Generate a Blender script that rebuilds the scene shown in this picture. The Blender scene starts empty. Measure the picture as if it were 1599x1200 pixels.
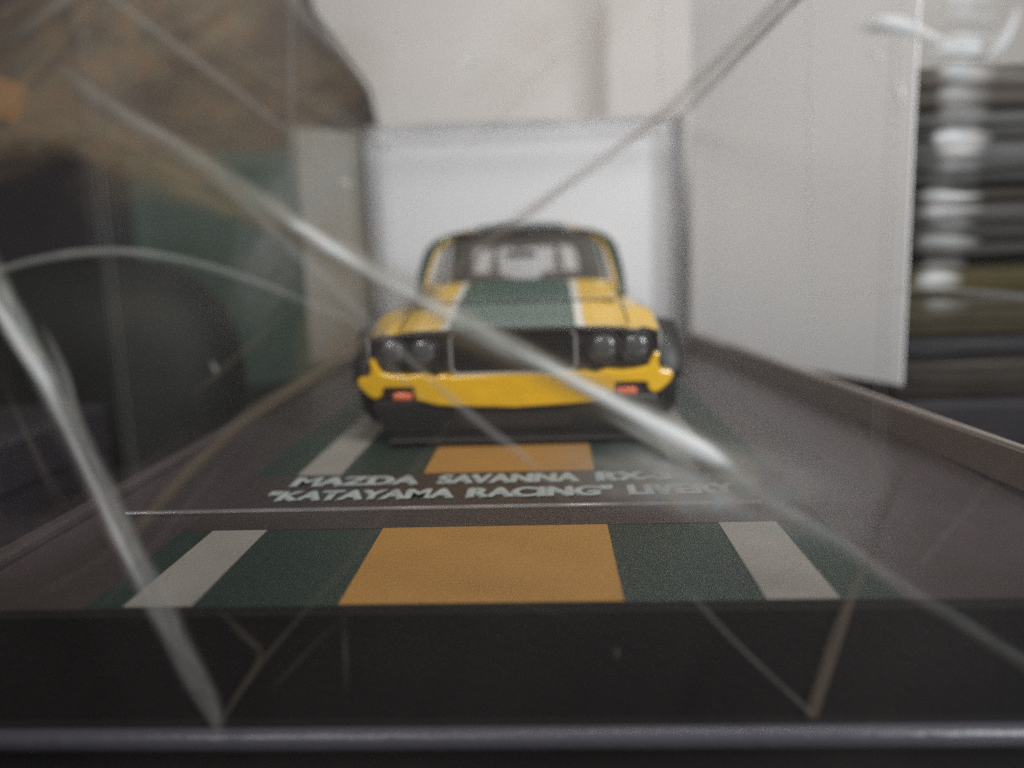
import bpy, bmesh, math, random
from mathutils import Vector, Matrix, Euler, noise
R = math.radians
random.seed(7)
S = bpy.context.scene
C = S.collection

# ------------------------------------------------------------------ camera, world, lamps
# one Blender unit = 1 cm; the floor of the display base is z = 0, its front edge y = 0
cam_d = bpy.data.cameras.new('camera'); cam = bpy.data.objects.new('camera', cam_d); C.objects.link(cam)
S.camera = cam
CAM_LOC = Vector((0.32, -3.5, 1.56))
CAM_M = Matrix.Rotation(R(2.75), 4, 'Z') @ Matrix.Rotation(R(90 - 9.4), 4, 'X') @ Matrix.Rotation(R(-1.9), 4, 'Z')
cam.matrix_world = Matrix.Translation(CAM_LOC) @ CAM_M
FPX = 1250.0
cam_d.sensor_width = 36; cam_d.lens = 36 * FPX / 1599
cam_d.clip_start = 0.02; cam_d.clip_end = 500
cam_d.dof.use_dof = True; cam_d.dof.focus_distance = 4.5; cam_d.dof.aperture_fstop = 0.225

w = bpy.data.worlds.new("World"); S.world = w; w.use_nodes = True
bg = w.node_tree.nodes['Background']
bg.inputs[0].default_value = (0.80, 0.76, 0.74, 1); bg.inputs[1].default_value = 0.14

def area(name, loc, target, sx, sy, power, col):
    d = bpy.data.lights.new(name, 'AREA'); d.shape = 'RECTANGLE'; d.size = sx; d.size_y = sy
    d.energy = power; d.color = col
    o = bpy.data.objects.new(name, d); C.objects.link(o); o.location = loc
    o.rotation_euler = (Vector(target) - Vector(loc)).to_track_quat('-Z', 'Y').to_euler()
    return o
cl = area('ceiling_lamp', (4.0, 0.0, 15), (1.2, 8.2, 1.6), 7, 5, 520, (1.0, 0.975, 0.955))
cl.data.spread = R(85)
area('glint_light', (11.2, -6.5, 7.5), (4.0, 2.5, 3.0), 1.0, 7.0, 950, (0.93, 0.97, 1.0)).data.spread = R(100)  # added unseen light, placed so that glints show on packs and wrap
area('wing_fill_light', (-4.5, -7.0, 9.5), (3.0, 7.0, 2.6), 5, 3, 400, (1.0, 0.97, 0.94)).data.spread = R(95)  # added fill light from the left, aimed to brighten the right card wing

S.view_settings.view_transform = 'Standard'; S.view_settings.look = 'None'
S.view_settings.exposure = -0.27; S.view_settings.gamma = 1
S.cycles.transparent_max_bounces = 40; S.cycles.max_bounces = 10
S.cycles.use_denoising = False      # a phone picture in weak light is grainy
S.cycles.sample_clamp_indirect = 1.5; S.cycles.sample_clamp_direct = 5

def at(px, py, Y):
    """point of the world plane y = Y that the photograph shows at pixel (px, py)"""
    d = CAM_M.to_3x3() @ Vector((px - 799.5, 600 - py, -FPX))
    t = (Y - CAM_LOC.y) / d.y
    return CAM_LOC + d * t

# ------------------------------------------------------------------ materials
def srgb(r, g, b):
    f = lambda c: (c / 255 / 12.92) if c <= 10 else ((c / 255 + .055) / 1.055) ** 2.4
    return (f(r), f(g), f(b), 1)

def mat(name, col, rough=.5, metal=0, spec=.5, coat=0, var=.08, scale=6, bump=0, bscale=40, trans=0):
    m = bpy.data.materials.new(name); m.use_nodes = True
    nt = m.node_tree; b = nt.nodes['Principled BSDF']
    col = tuple(col[:3]) + (1,)
    tc = nt.nodes.new('ShaderNodeTexCoord')
    n = nt.nodes.new('ShaderNodeTexNoise'); n.inputs['Scale'].default_value = scale; n.inputs['Detail'].default_value = 5
    nt.links.new(tc.outputs['Object'], n.inputs['Vector'])
    mx = nt.nodes.new('ShaderNodeMix'); mx.data_type = 'RGBA'
    mx.inputs[6].default_value = tuple(c * (1 - var) for c in col[:3]) + (1,)
    mx.inputs[7].default_value = tuple(min(1, c * (1 + var)) for c in col[:3]) + (1,)
    nt.links.new(n.outputs['Fac'], mx.inputs[0]); nt.links.new(mx.outputs[2], b.inputs['Base Color'])
    b.inputs['Roughness'].default_value = rough; b.inputs['Metallic'].default_value = metal
    b.inputs['Specular IOR Level'].default_value = spec; b.inputs['Coat Weight'].default_value = coat
    b.inputs['Coat Roughness'].default_value = .12; b.inputs['Transmission Weight'].default_value = trans
    if bump:
        n2 = nt.nodes.new('ShaderNodeTexNoise'); n2.inputs['Scale'].default_value = bscale; n2.inputs['Detail'].default_value = 4
        nt.links.new(tc.outputs['Object'], n2.inputs['Vector'])
        bp = nt.nodes.new('ShaderNodeBump'); bp.inputs['Strength'].default_value = bump; bp.inputs['Distance'].default_value = .02
        nt.links.new(n2.outputs['Fac'], bp.inputs['Height']); nt.links.new(bp.outputs[0], b.inputs['Normal'])
    return m

def clear(name, opacity, tint=(.9, .9, .9), gloss=.05, rough=.08, noise_scale=0, noise_amt=0, translucent=.5, bump=0, bscale=6):
    """clear plastic: mostly see-through, a little milky scatter, a little mirror"""
    m = bpy.data.materials.new(name); m.use_nodes = True
    nt = m.node_tree; nt.nodes.clear()
    out = nt.nodes.new('ShaderNodeOutputMaterial')
    tr = nt.nodes.new('ShaderNodeBsdfTransparent')
    df = nt.nodes.new('ShaderNodeBsdfDiffuse'); df.inputs[0].default_value = tuple(tint) + (1,)
    tl = nt.nodes.new('ShaderNodeBsdfTranslucent'); tl.inputs[0].default_value = tuple(tint) + (1,)
    gl = nt.nodes.new('ShaderNodeBsdfGlossy'); gl.inputs['Roughness'].default_value = rough
    sc = nt.nodes.new('ShaderNodeMixShader'); sc.inputs[0].default_value = translucent
    nt.links.new(df.outputs[0], sc.inputs[1]); nt.links.new(tl.outputs[0], sc.inputs[2])
    m1 = nt.nodes.new('ShaderNodeMixShader')
    nt.links.new(tr.outputs[0], m1.inputs[1]); nt.links.new(sc.outputs[0], m1.inputs[2])
    m1.inputs[0].default_value = opacity
    tc = nt.nodes.new('ShaderNodeTexCoord')
    if noise_amt:
        n = nt.nodes.new('ShaderNodeTexNoise'); n.inputs['Scale'].default_value = noise_scale; n.inputs['Detail'].default_value = 4
        nt.links.new(tc.outputs['Object'], n.inputs['Vector'])
        mr = nt.nodes.new('ShaderNodeMapRange'); mr.inputs[1].default_value = .3; mr.inputs[2].default_value = .7
        mr.inputs[3].default_value = opacity * (1 - noise_amt); mr.inputs[4].default_value = opacity * (1 + noise_amt)
        nt.links.new(n.outputs['Fac'], mr.inputs[0]); nt.links.new(mr.outputs[0], m1.inputs[0])
    m2 = nt.nodes.new('ShaderNodeMixShader'); m2.inputs[0].default_value = gloss
    nt.links.new(m1.outputs[0], m2.inputs[1]); nt.links.new(gl.outputs[0], m2.inputs[2])
    if bump:
        n2 = nt.nodes.new('ShaderNodeTexNoise'); n2.inputs['Scale'].default_value = bscale
        nt.links.new(tc.outputs['Object'], n2.inputs['Vector'])
        bp = nt.nodes.new('ShaderNodeBump'); bp.inputs['Strength'].default_value = bump; bp.inputs['Distance'].default_value = .1
        nt.links.new(n2.outputs['Fac'], bp.inputs['Height']); nt.links.new(bp.outputs[0], gl.inputs['Normal'])
    nt.links.new(m2.outputs[0], out.inputs[0])
    return m

def crease_mat(name, tint, amount, gloss=.25, rough=.2):
    """stress-whitened film, also used for painted glare and haze: strongest along the ridge (uv v = .5), gone at its feet, patchy along its length"""
    m = bpy.data.materials.new(name); m.use_nodes = True
    nt = m.node_tree; nt.nodes.clear(); L = nt.links.new
    out = nt.nodes.new('ShaderNodeOutputMaterial')
    uv = nt.nodes.new('ShaderNodeUVMap'); uv.uv_map = 'UVMap'
    sp = nt.nodes.new('ShaderNodeSeparateXYZ'); L(uv.outputs[0], sp.inputs[0])
    mr = nt.nodes.new('ShaderNodeMath'); mr.operation = 'PINGPONG'; mr.inputs[1].default_value = .5   # 0 at edge, .5 mid
    L(sp.outputs[1], mr.inputs[0])
    ss = nt.nodes.new('ShaderNodeMapRange'); ss.interpolation_type = 'SMOOTHERSTEP'
    ss.inputs[1].default_value = 0; ss.inputs[2].default_value = .42; ss.inputs[3].default_value = 0; ss.inputs[4].default_value = 1
    L(mr.outputs[0], ss.inputs[0])
    mp = nt.nodes.new('ShaderNodeMapping'); mp.inputs['Scale'].default_value = (3.4, 3.6, 1)
    L(uv.outputs[0], mp.inputs[0])
    n = nt.nodes.new('ShaderNodeTexNoise'); n.inputs['Scale'].default_value = 1.6; n.inputs['Detail'].default_value = 6; n.inputs['Roughness'].default_value = .65
    L(mp.outputs[0], n.inputs['Vector'])
    nr = nt.nodes.new('ShaderNodeMapRange'); nr.inputs[1].default_value = .3; nr.inputs[2].default_value = .68
    nr.inputs[3].default_value = .22; nr.inputs[4].default_value = 1.2
    L(n.outputs['Fac'], nr.inputs[0])
    at_ = nt.nodes.new('ShaderNodeAttribute'); at_.attribute_name = 'amount'
    a1 = nt.nodes.new('ShaderNodeMath'); a1.operation = 'MULTIPLY'; L(ss.outputs[0], a1.inputs[0]); L(nr.outputs[0], a1.inputs[1])
    a2 = nt.nodes.new('ShaderNodeMath'); a2.operation = 'MULTIPLY'; L(a1.outputs[0], a2.inputs[0]); L(at_.outputs['Fac'], a2.inputs[1])
    a3 = nt.nodes.new('ShaderNodeMath'); a3.operation = 'MULTIPLY'; a3.inputs[1].default_value = amount; a3.use_clamp = True
    L(a2.outputs[0], a3.inputs[0])
    # colour of the scatter drifts a little along the fold (thin film colours)
    n3 = nt.nodes.new('ShaderNodeTexNoise'); n3.inputs['Scale'].default_value = 3.5; n3.inputs['Detail'].default_value = 2
    L(mp.outputs[0], n3.inputs['Vector'])
    cr = nt.nodes.new('ShaderNodeValToRGB'); e = cr.color_ramp.elements
    e[0].position = .3; e[0].color = (tint[0] * .85, tint[1] * 1.03, tint[2] * 1.08, 1)
    e[1].position = .7; e[1].color = (tint[0] * 1.1, tint[1] * .95, tint[2] * .86, 1)
    L(n3.outputs['Fac'], cr.inputs[0])
    df = nt.nodes.new('ShaderNodeBsdfDiffuse'); L(cr.outputs[0], df.inputs[0])
    tl = nt.nodes.new('ShaderNodeBsdfTranslucent'); L(cr.outputs[0], tl.inputs[0])
    gl = nt.nodes.new('ShaderNodeBsdfGlossy'); gl.inputs['Roughness'].default_value = rough
    x1 = nt.nodes.new('ShaderNodeMixShader'); x1.inputs[0].default_value = .4; L(df.outputs[0], x1.inputs[1]); L(tl.outputs[0], x1.inputs[2])
    x2 = nt.nodes.new('ShaderNodeMixShader'); x2.inputs[0].default_value = gloss; L(x1.outputs[0], x2.inputs[1]); L(gl.outputs[0], x2.inputs[2])
    tr = nt.nodes.new('ShaderNodeBsdfTransparent')
    x3 = nt.nodes.new('ShaderNodeMixShader'); L(a3.outputs[0], x3.inputs[0]); L(tr.outputs[0], x3.inputs[1]); L(x2.outputs[0], x3.inputs[2])
    L(x3.outputs[0], out.inputs[0])
    return m

M = {}
M['shelf'] = mat('shelf_dark', (.012, .011, .014), .35, bump=.2)
M['room'] = mat('room_wall', (.30, .235, .20), .8, var=.35, scale=.12)
M['base_black'] = mat('base_black', (.005, .0045, .0045), .7, spec=.2, bump=.3, bscale=30)
M['base_top'] = mat('base_top', (.036, .028, .028), .33, spec=.6, bump=.15, bscale=60)
M['card_print'] = mat('card_dark_green_print', (.014, .026, .020), .42, spec=.45, bump=.1, bscale=60)
M['card_strip'] = mat('card_brown_print', (.030, .022, .022), .40, spec=.5, bump=.1, bscale=60)
M['orange'] = mat('orange_print', (.29, .145, .034), .5, var=.12, scale=3, bump=.3, bscale=50)
M['white_print'] = mat('white_print', (.20, .185, .16), .5, var=.15, scale=3, bump=.3, bscale=50)
M['letter'] = mat('letter_print', (.30, .33, .315), .5, var=.45, scale=9)
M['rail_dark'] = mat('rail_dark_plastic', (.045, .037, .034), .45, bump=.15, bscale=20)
M['bead'] = mat('bead_plastic', (.34, .30, .27), .4)
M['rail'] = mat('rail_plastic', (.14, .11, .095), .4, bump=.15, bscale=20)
M['foot'] = mat('foot_plastic', (.055, .053, .066), .38, spec=.5, bump=.3, bscale=14)
M['wingcard'] = mat('white_card_lightened', (.80, .80, .81), .8, var=.05, scale=.5)  # right wing of the white card, made paler to look better lit
M['whitecard'] = mat('white_card_dimmed', (.50, .50, .51), .8, var=.03, scale=.5)  # back panel of the same card, darkened by colour under the strong light
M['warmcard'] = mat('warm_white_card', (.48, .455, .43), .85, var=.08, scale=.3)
M['leftcard'] = mat('white_card_shaded', (.19, .18, .155), .85, var=.12, scale=.6)  # left wing of the same card, shade put into its grey
M['cover'] = clear('clear_cover', .006, (.85, .85, .85), .009, .03, 1.2, .6, bump=.15, bscale=1.2)
M['cover_side'] = clear('clear_cover_side', .005, (.85, .85, .85), .005, .05, 1.2, .6)
M['cover_edge'] = clear('clear_cover_edge', .30, (.12, .12, .12), .03, .3, 2, .3)
M['cover_edge2'] = clear('clear_cover_front_edge', .03, (.3, .3, .3), .01, .3, 2, .3)
M['cover_edge_hi'] = clear('clear_cover_lip', .17, (.75, .72, .72), .05, .15, 3, .5)
M['film'] = clear('wrap_film', .026, (.86, .76, .71), .02, .12, .8, .45, bump=.6, bscale=.9)
M['cr_white'] = crease_mat('fold_white', (.66, .67, .64), 1.1, .13, .3)
M['cr_grey'] = crease_mat('fold_grey', (.50, .49, .48), .85, .10, .4)
M['cr_brown'] = crease_mat('fold_brown', (.27, .21, .165), .85, .04, .5)
M['cr_dark'] = crease_mat('fold_dark', (.10, .085, .075), .8, .08)
M['cr_tan'] = crease_mat('fold_tan', (.36, .27, .17), .8, .04, .5)
M['cr_mauve'] = crease_mat('fold_mauve', (.26, .20, .22), .8, .04, .5)
M['cr_painted_glint'] = crease_mat('painted_glint', (.95, .95, .97), 3.2, .10, .35)  # near-white film colour that stands for glare

# ------------------------------------------------------------------ mesh helpers
def mkobj(name, bm, m=None, parent=None, smooth=False, loc=None):
    me = bpy.data.meshes.new(name); bmesh.ops.recalc_face_normals(bm, faces=bm.faces); bm.to_mesh(me); bm.free()
    if m: me.materials.append(m)
    if smooth:
        for p in me.polygons: p.use_smooth = True
    o = bpy.data.objects.new(name, me); C.objects.link(o)
    if parent: o.parent = parent
    if loc: o.location = loc
    return o
def empty(name, label, cat, loc=(0, 0, 0), group=None):
    o = bpy.data.objects.new(name, None); C.objects.link(o); o.location = loc; o.empty_display_size = .3
    o['label'] = label; o['category'] = cat
    if group: o['group'] = group
    return o
def box(bm, x0, x1, y0, y1, z0, z1, bev=0, seg=2):
    r = bmesh.ops.create_cube(bm, size=1)
    for v in r['verts']:
        v.co = Vector(((x0 + x1) / 2 + v.co.x * (x1 - x0), (y0 + y1) / 2 + v.co.y * (y1 - y0), (z0 + z1) / 2 + v.co.z * (z1 - z0)))
    if bev:
        es = list({e for v in r['verts'] for e in v.link_edges})
        bmesh.ops.bevel(bm, geom=es, offset=bev, segments=seg, affect='EDGES', profile=.5)
def boxo(name, b, m, parent=None, bev=0, seg=2, smooth=False):
    bm = bmesh.new(); box(bm, *b, bev=bev, seg=seg); return mkobj(name, bm, m, parent, smooth)
def tube(bm, pts, r, n=10, cap=True):
    pts = [Vector(p) for p in pts]; rings = []
    for i, p in enumerate(pts):
        t = (pts[min(i + 1, len(pts) - 1)] - pts[max(i - 1, 0)]).normalized()
        up = Vector((0, 0, 1)) if abs(t.z) < .9 else Vector((0, 1, 0))
        a = t.cross(up).normalized(); b = t.cross(a)
        rr = r[i] if isinstance(r, (list, tuple)) else r
        rings.append([bm.verts.new(p + (a * math.cos(2 * math.pi * k / n) + b * math.sin(2 * math.pi * k / n)) * rr) for k in range(n)])
    for A, B in zip(rings, rings[1:]):
        for k in range(n): bm.faces.new((A[k], A[(k + 1) % n], B[(k + 1) % n], B[k]))
    if cap: bm.faces.new(rings[0]); bm.faces.new(rings[-1])
def lathe(bm, prof, n=40, axis='X', origin=(0, 0, 0)):
    """prof: (axial, radius) pairs"""
    o = Vector(origin); rings = []
    for a, r in prof:
        ring = []
        for k in range(n):
            c, s = math.cos(2 * math.pi * k / n) * r, math.sin(2 * math.pi * k / n) * r
            p = Vector((a, c, s)) if axis == 'X' else Vector((c, a, s)) if axis == 'Y' else Vector((c, s, a))
            ring.append(bm.verts.new(o + p))
        rings.append(ring)
    for A, B in zip(rings, rings[1:]):
        for k in range(n): bm.faces.new((A[k], A[(k + 1) % n], B[(k + 1) % n], B[k]))
    for rg, (a, r) in ((rings[0], prof[0]), (rings[-1], prof[-1])):
        if r > 1e-4: bm.faces.new(rg)
    bmesh.ops.remove_doubles(bm, verts=bm.verts, dist=1e-5)
def prism_xz(bm, pts, y0, y1, bev=0, seg=3):
    vs = [bm.verts.new((x, y0, z)) for x, z in pts]; f = bm.faces.new(vs)
    r = bmesh.ops.extrude_face_region(bm, geom=[f])
    nv = [v for v in r['geom'] if isinstance(v, bmesh.types.BMVert)]
    for v in nv: v.co.y = y1
    if bev:
        es = [e for e in bm.edges if abs(e.verts[0].co.y - y0) < 1e-6 and abs(e.verts[1].co.y - y0) < 1e-6]
        bmesh.ops.bevel(bm, geom=es, offset=bev, segments=seg, affect='EDGES', profile=.5)
def lerp_tab(tab, y):
    if y <= tab[0][0]: return tab[0][1]
    for (a, u), (b, v) in zip(tab, tab[1:]):
        if y <= b:
            t = (y - a) / (b - a); t = t * t * (3 - 2 * t) * .5 + t * .5
            return u + (v - u) * t
    return tab[-1][1]
def quad_sheet(name, corners, m, parent, z=None):
    bm = bmesh.new(); bm.faces.new([bm.verts.new(c) for c in corners]); return mkobj(name, bm, m, parent)

# ------------------------------------------------------------------ setting
o = boxo('shelf', (-40, 40, -30, 45, -2.2, -1.12), M['shelf']); o['kind'] = 'structure'
o = boxo('back_wall', (-60, 60, 30, 31, -2.0, 40), M['room']); o['kind'] = 'structure'

# ------------------------------------------------------------------ display base
base = empty('display_base', 'black display base printed with orange, white and green stripes and white lettering', 'display stand', (0, 0, -.56))
def bp_(o):                      # parent with the base's offset kept
    o.parent = base; o.location = Vector(o.location) - Vector(base.location); return o
XL, XR = -2.62, 3.18
bp_(boxo('slab', (XL, 3.40, -.19, 9.6, -.55, 0), M['base_black'], bev=.012, seg=2, smooth=False))
bp_(boxo('top_plate', (XL + .06, XR - .06, -.135, 9.5, -.02, .006), M['base_top']))
# foot that runs along the front, rounded upper edge
bm = bmesh.new(); tube(bm, [(-4.2, -.34, -.513), (-1, -.35, -.511), (1.5, -.35, -.505), (4.6, -.34, -.503)], .05, 16); 
bp_(mkobj('foot_rim', bm, M['foot'], smooth=True))
bp_(boxo('foot_plate', (-4.2, 4.6, -.31, 9.7, -.74, -.51), M['base_black'], bev=.03))
# printed card
PW = 1.84
def card(y0, y1, lev, x0, x1, name, m): return bp_(boxo(name, (x0, x1, y0, y1, .006, lev), m))
Z1, Z2 = .010, .014
bp_(boxo('printed_card', (-PW, PW, -.135, 9.3, .006, Z1), M['card_print']))
bp_(boxo('title_band', (-PW, PW, .88, 2.02, Z1, Z1 + .003), M['card_strip']))
for (ya, yb, og, wl, wr) in ((-.13, .875, (-.66, .625), (-1.66, -1.34), (1.25, 1.57)), (2.025, 9.0, (-.60, .62), (-1.52, -1.2), (1.19, 1.50))):
    bp_(boxo('orange_stripe', (og[0], og[1], ya, yb, Z1, Z2), M['orange']))
    bp_(boxo('white_stripe', (wl[0], wl[1], ya, yb, Z1, Z2), M['white_print']))
    bp_(boxo('white_stripe', (wr[0], wr[1], ya, yb, Z1, Z2), M['white_print']))
# lettering, flat print on the title band
def text_mesh(txt, size, bold):
    cu = bpy.data.curves.new('t', 'FONT'); cu.body = txt; cu.size = size; cu.offset = bold; cu.fill_mode = 'FRONT'
    to = bpy.data.objects.new('t', cu); C.objects.link(to)
    dg = bpy.context.evaluated_depsgraph_get(); dg.update()
    me = bpy.data.meshes.new_from_object(to.evaluated_get(dg)); bpy.data.objects.remove(to)
    return me
def lettering(txt, y0, h, x0, x1):
    me0 = text_mesh(txt, 1.0, .024)
    bb = bmesh.new(); k = 0
    for dx, dy in ((-.045, -.012), (-.022, .012), (0, -.012), (.022, .012), (.045, -.012)):                     # heavy poster weight
        n0 = len(bb.verts); bb.from_mesh(me0); bb.verts.ensure_lookup_table()
        for v in bb.verts[n0:]: v.co.x += dx; v.co.y += dy; v.co.z += .0012 * k
        k += 1
    me = bpy.data.meshes.new('lettering'); bb.to_mesh(me); bb.free()
    xs = [v.co.x for v in me.vertices]; ys = [v.co.y for v in me.vertices]
    cap = max(v.co.y for v in me.vertices)
    sx = (x1 - x0) / (max(xs) - min(xs)); sy = h / cap; mn = min(xs)
    for v in me.vertices: v.co = Vector(((v.co.x - mn) * sx, v.co.y * sy, v.co.z))
    me.materials.clear(); me.materials.append(M['letter'])
    o = bpy.data.objects.new('lettering', me); C.objects.link(o)
    o.location = (x0, y0, Z1 + .006); bp_(o); return o
# side rails
M_edge = M['rail']
def slant(bm, pts, w0, z0, z1):
    vs = []
    for x, y in pts:
        for dx, z in ((0, z0), (w0, z0), (w0, z1), (0, z1)): vs.append(bm.verts.new((x + dx, y, z)))
    n = len(pts)
    for i in range(n - 1):
        for k in range(4): bm.faces.new((vs[4 * i + k], vs[4 * i + (k + 1) % 4], vs[4 * i + 4 + (k + 1) % 4], vs[4 * i + 4 + k]))
    bm.faces.new(vs[:4]); bm.faces.new(vs[-4:])
rail_line = [(2.46, 9.0), (2.66, 7.2), (2.88, 5.0), (3.10, 2.6), (3.28, .8), (3.40, -.19)]
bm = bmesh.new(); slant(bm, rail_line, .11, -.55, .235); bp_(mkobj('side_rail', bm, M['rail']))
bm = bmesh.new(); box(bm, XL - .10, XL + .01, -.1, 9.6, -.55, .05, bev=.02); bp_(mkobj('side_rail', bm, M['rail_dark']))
bm = bmesh.new(); tube(bm, [(x + .05, y, .245) for x, y in rail_line[1:]], .018, 8); bp_(mkobj('rail_bead', bm, M['bead'], smooth=True))

# ------------------------------------------------------------------ clear cover over the car
CX0, CX1, CY0, CY1, CZ = -2.35, 2.32, 1.20, 8.75, 3.42
cov = empty('clear_cover', 'clear plastic box cover standing over the yellow toy car', 'display cover', (0, CY0, 0))
def cp(o): o.parent = cov; o.location = Vector(o.location) - Vector(cov.location); return o
T = .05
cp(boxo('front_pane', (CX0 + T, CX1 - T, CY0, CY0 + T, .015, CZ - T), M['cover']))
cp(boxo('rear_pane', (CX0 + T, CX1 - T, CY1 - T, CY1, .015, CZ - T), M['cover']))
cp(boxo('side_pane', (CX0, CX0 + T, CY0, CY1, .015, CZ - T), M['cover_side']))
cp(boxo('side_pane', (CX1 - T, CX1, CY0, CY1, .015, CZ - T), M['cover_side']))
cp(boxo('top_pane', (CX0, CX1, CY0, CY1, CZ - T, CZ), M['cover']))
for x in (CX0, CX1 - .12):
    cp(boxo('corner_edge', (x - .02, x + .18, CY1 - .10, CY1 + .04, .02, CZ - .02), M['cover_edge'], bev=.03))
    cp(boxo('corner_edge', (x + .02, x + .10, CY0 - .01, CY0 + .06, .02, CZ - .02), M['cover_edge2'], bev=.02))
cp(boxo('corner_edge', (CX0, CX1, CY1 - .10, CY1 + .05, CZ - .09, CZ + .03), M['cover_edge'], bev=.03))
for x in (CX0 - .01, CX1 - .07):
    bm = bmesh.new(); tube(bm, [(x + .04, CY0, CZ - .02), (x + .04, CY1, CZ - .02)], .035, 8); cp(mkobj('corner_edge', bm, M['cover_edge'], smooth=True))
bm = bmesh.new(); tube(bm, [(CX0, CY0 - .012, .030), (CX1 - .75, CY0 - .012, .030)], .012, 8); cp(mkobj('lower_lip', bm, M['cover_edge_hi'], smooth=True))

for txt, y0, px0, px1, py in (('MAZDA', 1.74, 458, 657, 755), ('SAVANNA', 1.74, 684, 905, 752), ('RX-3', 1.74, 930, 1050, 748),
                             ('"KATAYAMA', 1.42, 416, 712, 778), ('RACING"', 1.42, 729, 958, 772), ('LIVERY', 1.42, 980, 1150, 766)):
    lettering(txt, y0, .205, at(px0, py, y0 + .1).x, at(px1, py, y0 + .1).x)

# ------------------------------------------------------------------ white card behind the car (back panel and two splayed wings)
bc = empty('backing_card', 'white folded backing card standing behind the clear cover', 'card', (0, 9.1, 0))
def bcp(o): o.parent = bc; o.location = Vector(o.location) - Vector(bc.location); return o
def panel(name, a, b, z0, z1, th, m):
    a = Vector((a[0], a[1], 0)); b = Vector((b[0], b[1], 0)); d = (b - a).normalized(); n = Vector((-d.y, d.x, 0)) * th
    bm = bmesh.new(); vs = []
    for z in (z0, z1):
        for p in (a, b, b + n, a + n): vs.append(bm.verts.new((p.x, p.y, z)))
    for f in ((0, 1, 2, 3), (4, 5, 6, 7), (0, 1, 5, 4), (1, 2, 6, 5), (2, 3, 7, 6), (3, 0, 4, 7)): bm.faces.new([vs[i] for i in f])
    return mkobj(name, bm, m)
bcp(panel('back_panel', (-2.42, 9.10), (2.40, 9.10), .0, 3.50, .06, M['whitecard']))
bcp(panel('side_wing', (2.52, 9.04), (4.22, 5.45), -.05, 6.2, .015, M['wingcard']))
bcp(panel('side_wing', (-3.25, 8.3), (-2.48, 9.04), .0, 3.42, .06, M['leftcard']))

hd = empty('pale_board', 'tall pale board leaning behind the white card, its left edge cut in a curve', 'board', (0, 11.2, -1.1))
pts = [(at(470, -60, 11), 0), (at(492, 20, 11), 0), (at(540, 85, 11), 0), (at(578, 140, 11), 0), (at(592, 200, 11), 0), (at(596, 560, 11), 0)]
poly = [(p.x, p.z) for p, _ in pts]
poly += [(poly[-1][0], -1.1), (11.5, -1.1), (11.5, poly[0][1] + 1.0), (poly[0][0] - .3, poly[0][1] + 1.0)]
bm = bmesh.new(); prism_xz(bm, poly, 11.0, 11.12)
o = mkobj('board', bm, M['warmcard']); o.parent = hd; o.location = -Vector(hd.location)

# ------------------------------------------------------------------ neighbours on the shelf, out of focus
def single(o, label, cat, group=None):
    o['label'] = label; o['category'] = cat
    if group: o['group'] = group
    return o
M['greenbox'] = mat('green_grey_carton', (.055, .095, .072), .6, var=.2, scale=.5)
M['blackbox'] = mat('black_carton', (.018, .016, .020), .5, var=.3, scale=.6)
M['brownbox'] = mat('brown_carton', (.17, .125, .09), .7, var=.3, scale=.5)
M['mauvebox'] = mat('mauve_carton', (.27, .215, .195), .7, var=.3, scale=.4)
M['orange_glow'] = mat('orange_glow_card', (.55, .20, .045), .6, var=.2)  # glow of light put into an orange colour
M['helmet'] = mat('dark_shell', (.003, .0045, .003), .65, var=.6, scale=1.2, spec=.25)
def carton(name, label, cat, px0, px1, py0, Y, depth, m, bev=.08, z0=-1.12, group=None, tab=None):
    a = at(px0, py0, Y); b = at(px1, py0, Y)
    t = empty(name, label, cat, ((a.x + b.x) / 2, Y + depth / 2, z0), group)
    def q(o): o.parent = t; o.location = Vector(o.location) - Vector(t.location); return o
    z1 = (a.z + b.z) / 2
    q(boxo('box', (a.x, b.x, Y, Y + depth, z0, z1), m, bev=bev))
    q(boxo('lid', (a.x - .04, b.x + .04, Y - .04, Y + depth + .04, z1 - .5, z1 + .03), m, bev=bev))
    return t
carton('carton', 'grey green carton behind the left of the clear cover', 'carton', 138, 600, 235, 13, 4, M['greenbox'])
carton('carton', 'black carton at the left edge behind the dark round shell', 'carton', -330, 132, 222, 11.5, 4, M['blackbox'])
carton('carton', 'low black carton on the shelf at the left edge below the round shell', 'carton', -420, -20, 700, 2.6, 2.2, M['blackbox'])
carton('carton', 'tall brown grey carton rising at the top left behind the others', 'carton', -500, 470, -160, 19, 4, M['mauvebox'])
c = at(18, 168, 10.5)
bm = bmesh.new(); box(bm, c.x - .75, c.x + .12, 10.5, 10.62, c.z - .22, c.z + .38, bev=.05)
bm.transform(Matrix.Translation(c) @ Matrix.Rotation(R(24), 4, 'Y') @ Matrix.Translation(-c))
# made-up orange tag and peg; the colour stands for a warm glow
tag = empty('glow_tag', 'small added orange tag standing for a warm glow at the left edge above the black carton', 'tag', (c.x, 10.5, c.z))
o = mkobj('glow_card', bm, M['orange_glow']); o.parent = tag; o.location = -Vector(tag.location)
bm = bmesh.new(); tube(bm, [c + Vector((-.3, .1, -.1)), c + Vector((-.3, 1.2, -1.0))], .03, 8)
o = mkobj('peg', bm, M['blackbox']); o.parent = tag; o.location = -Vector(tag.location)

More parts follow.
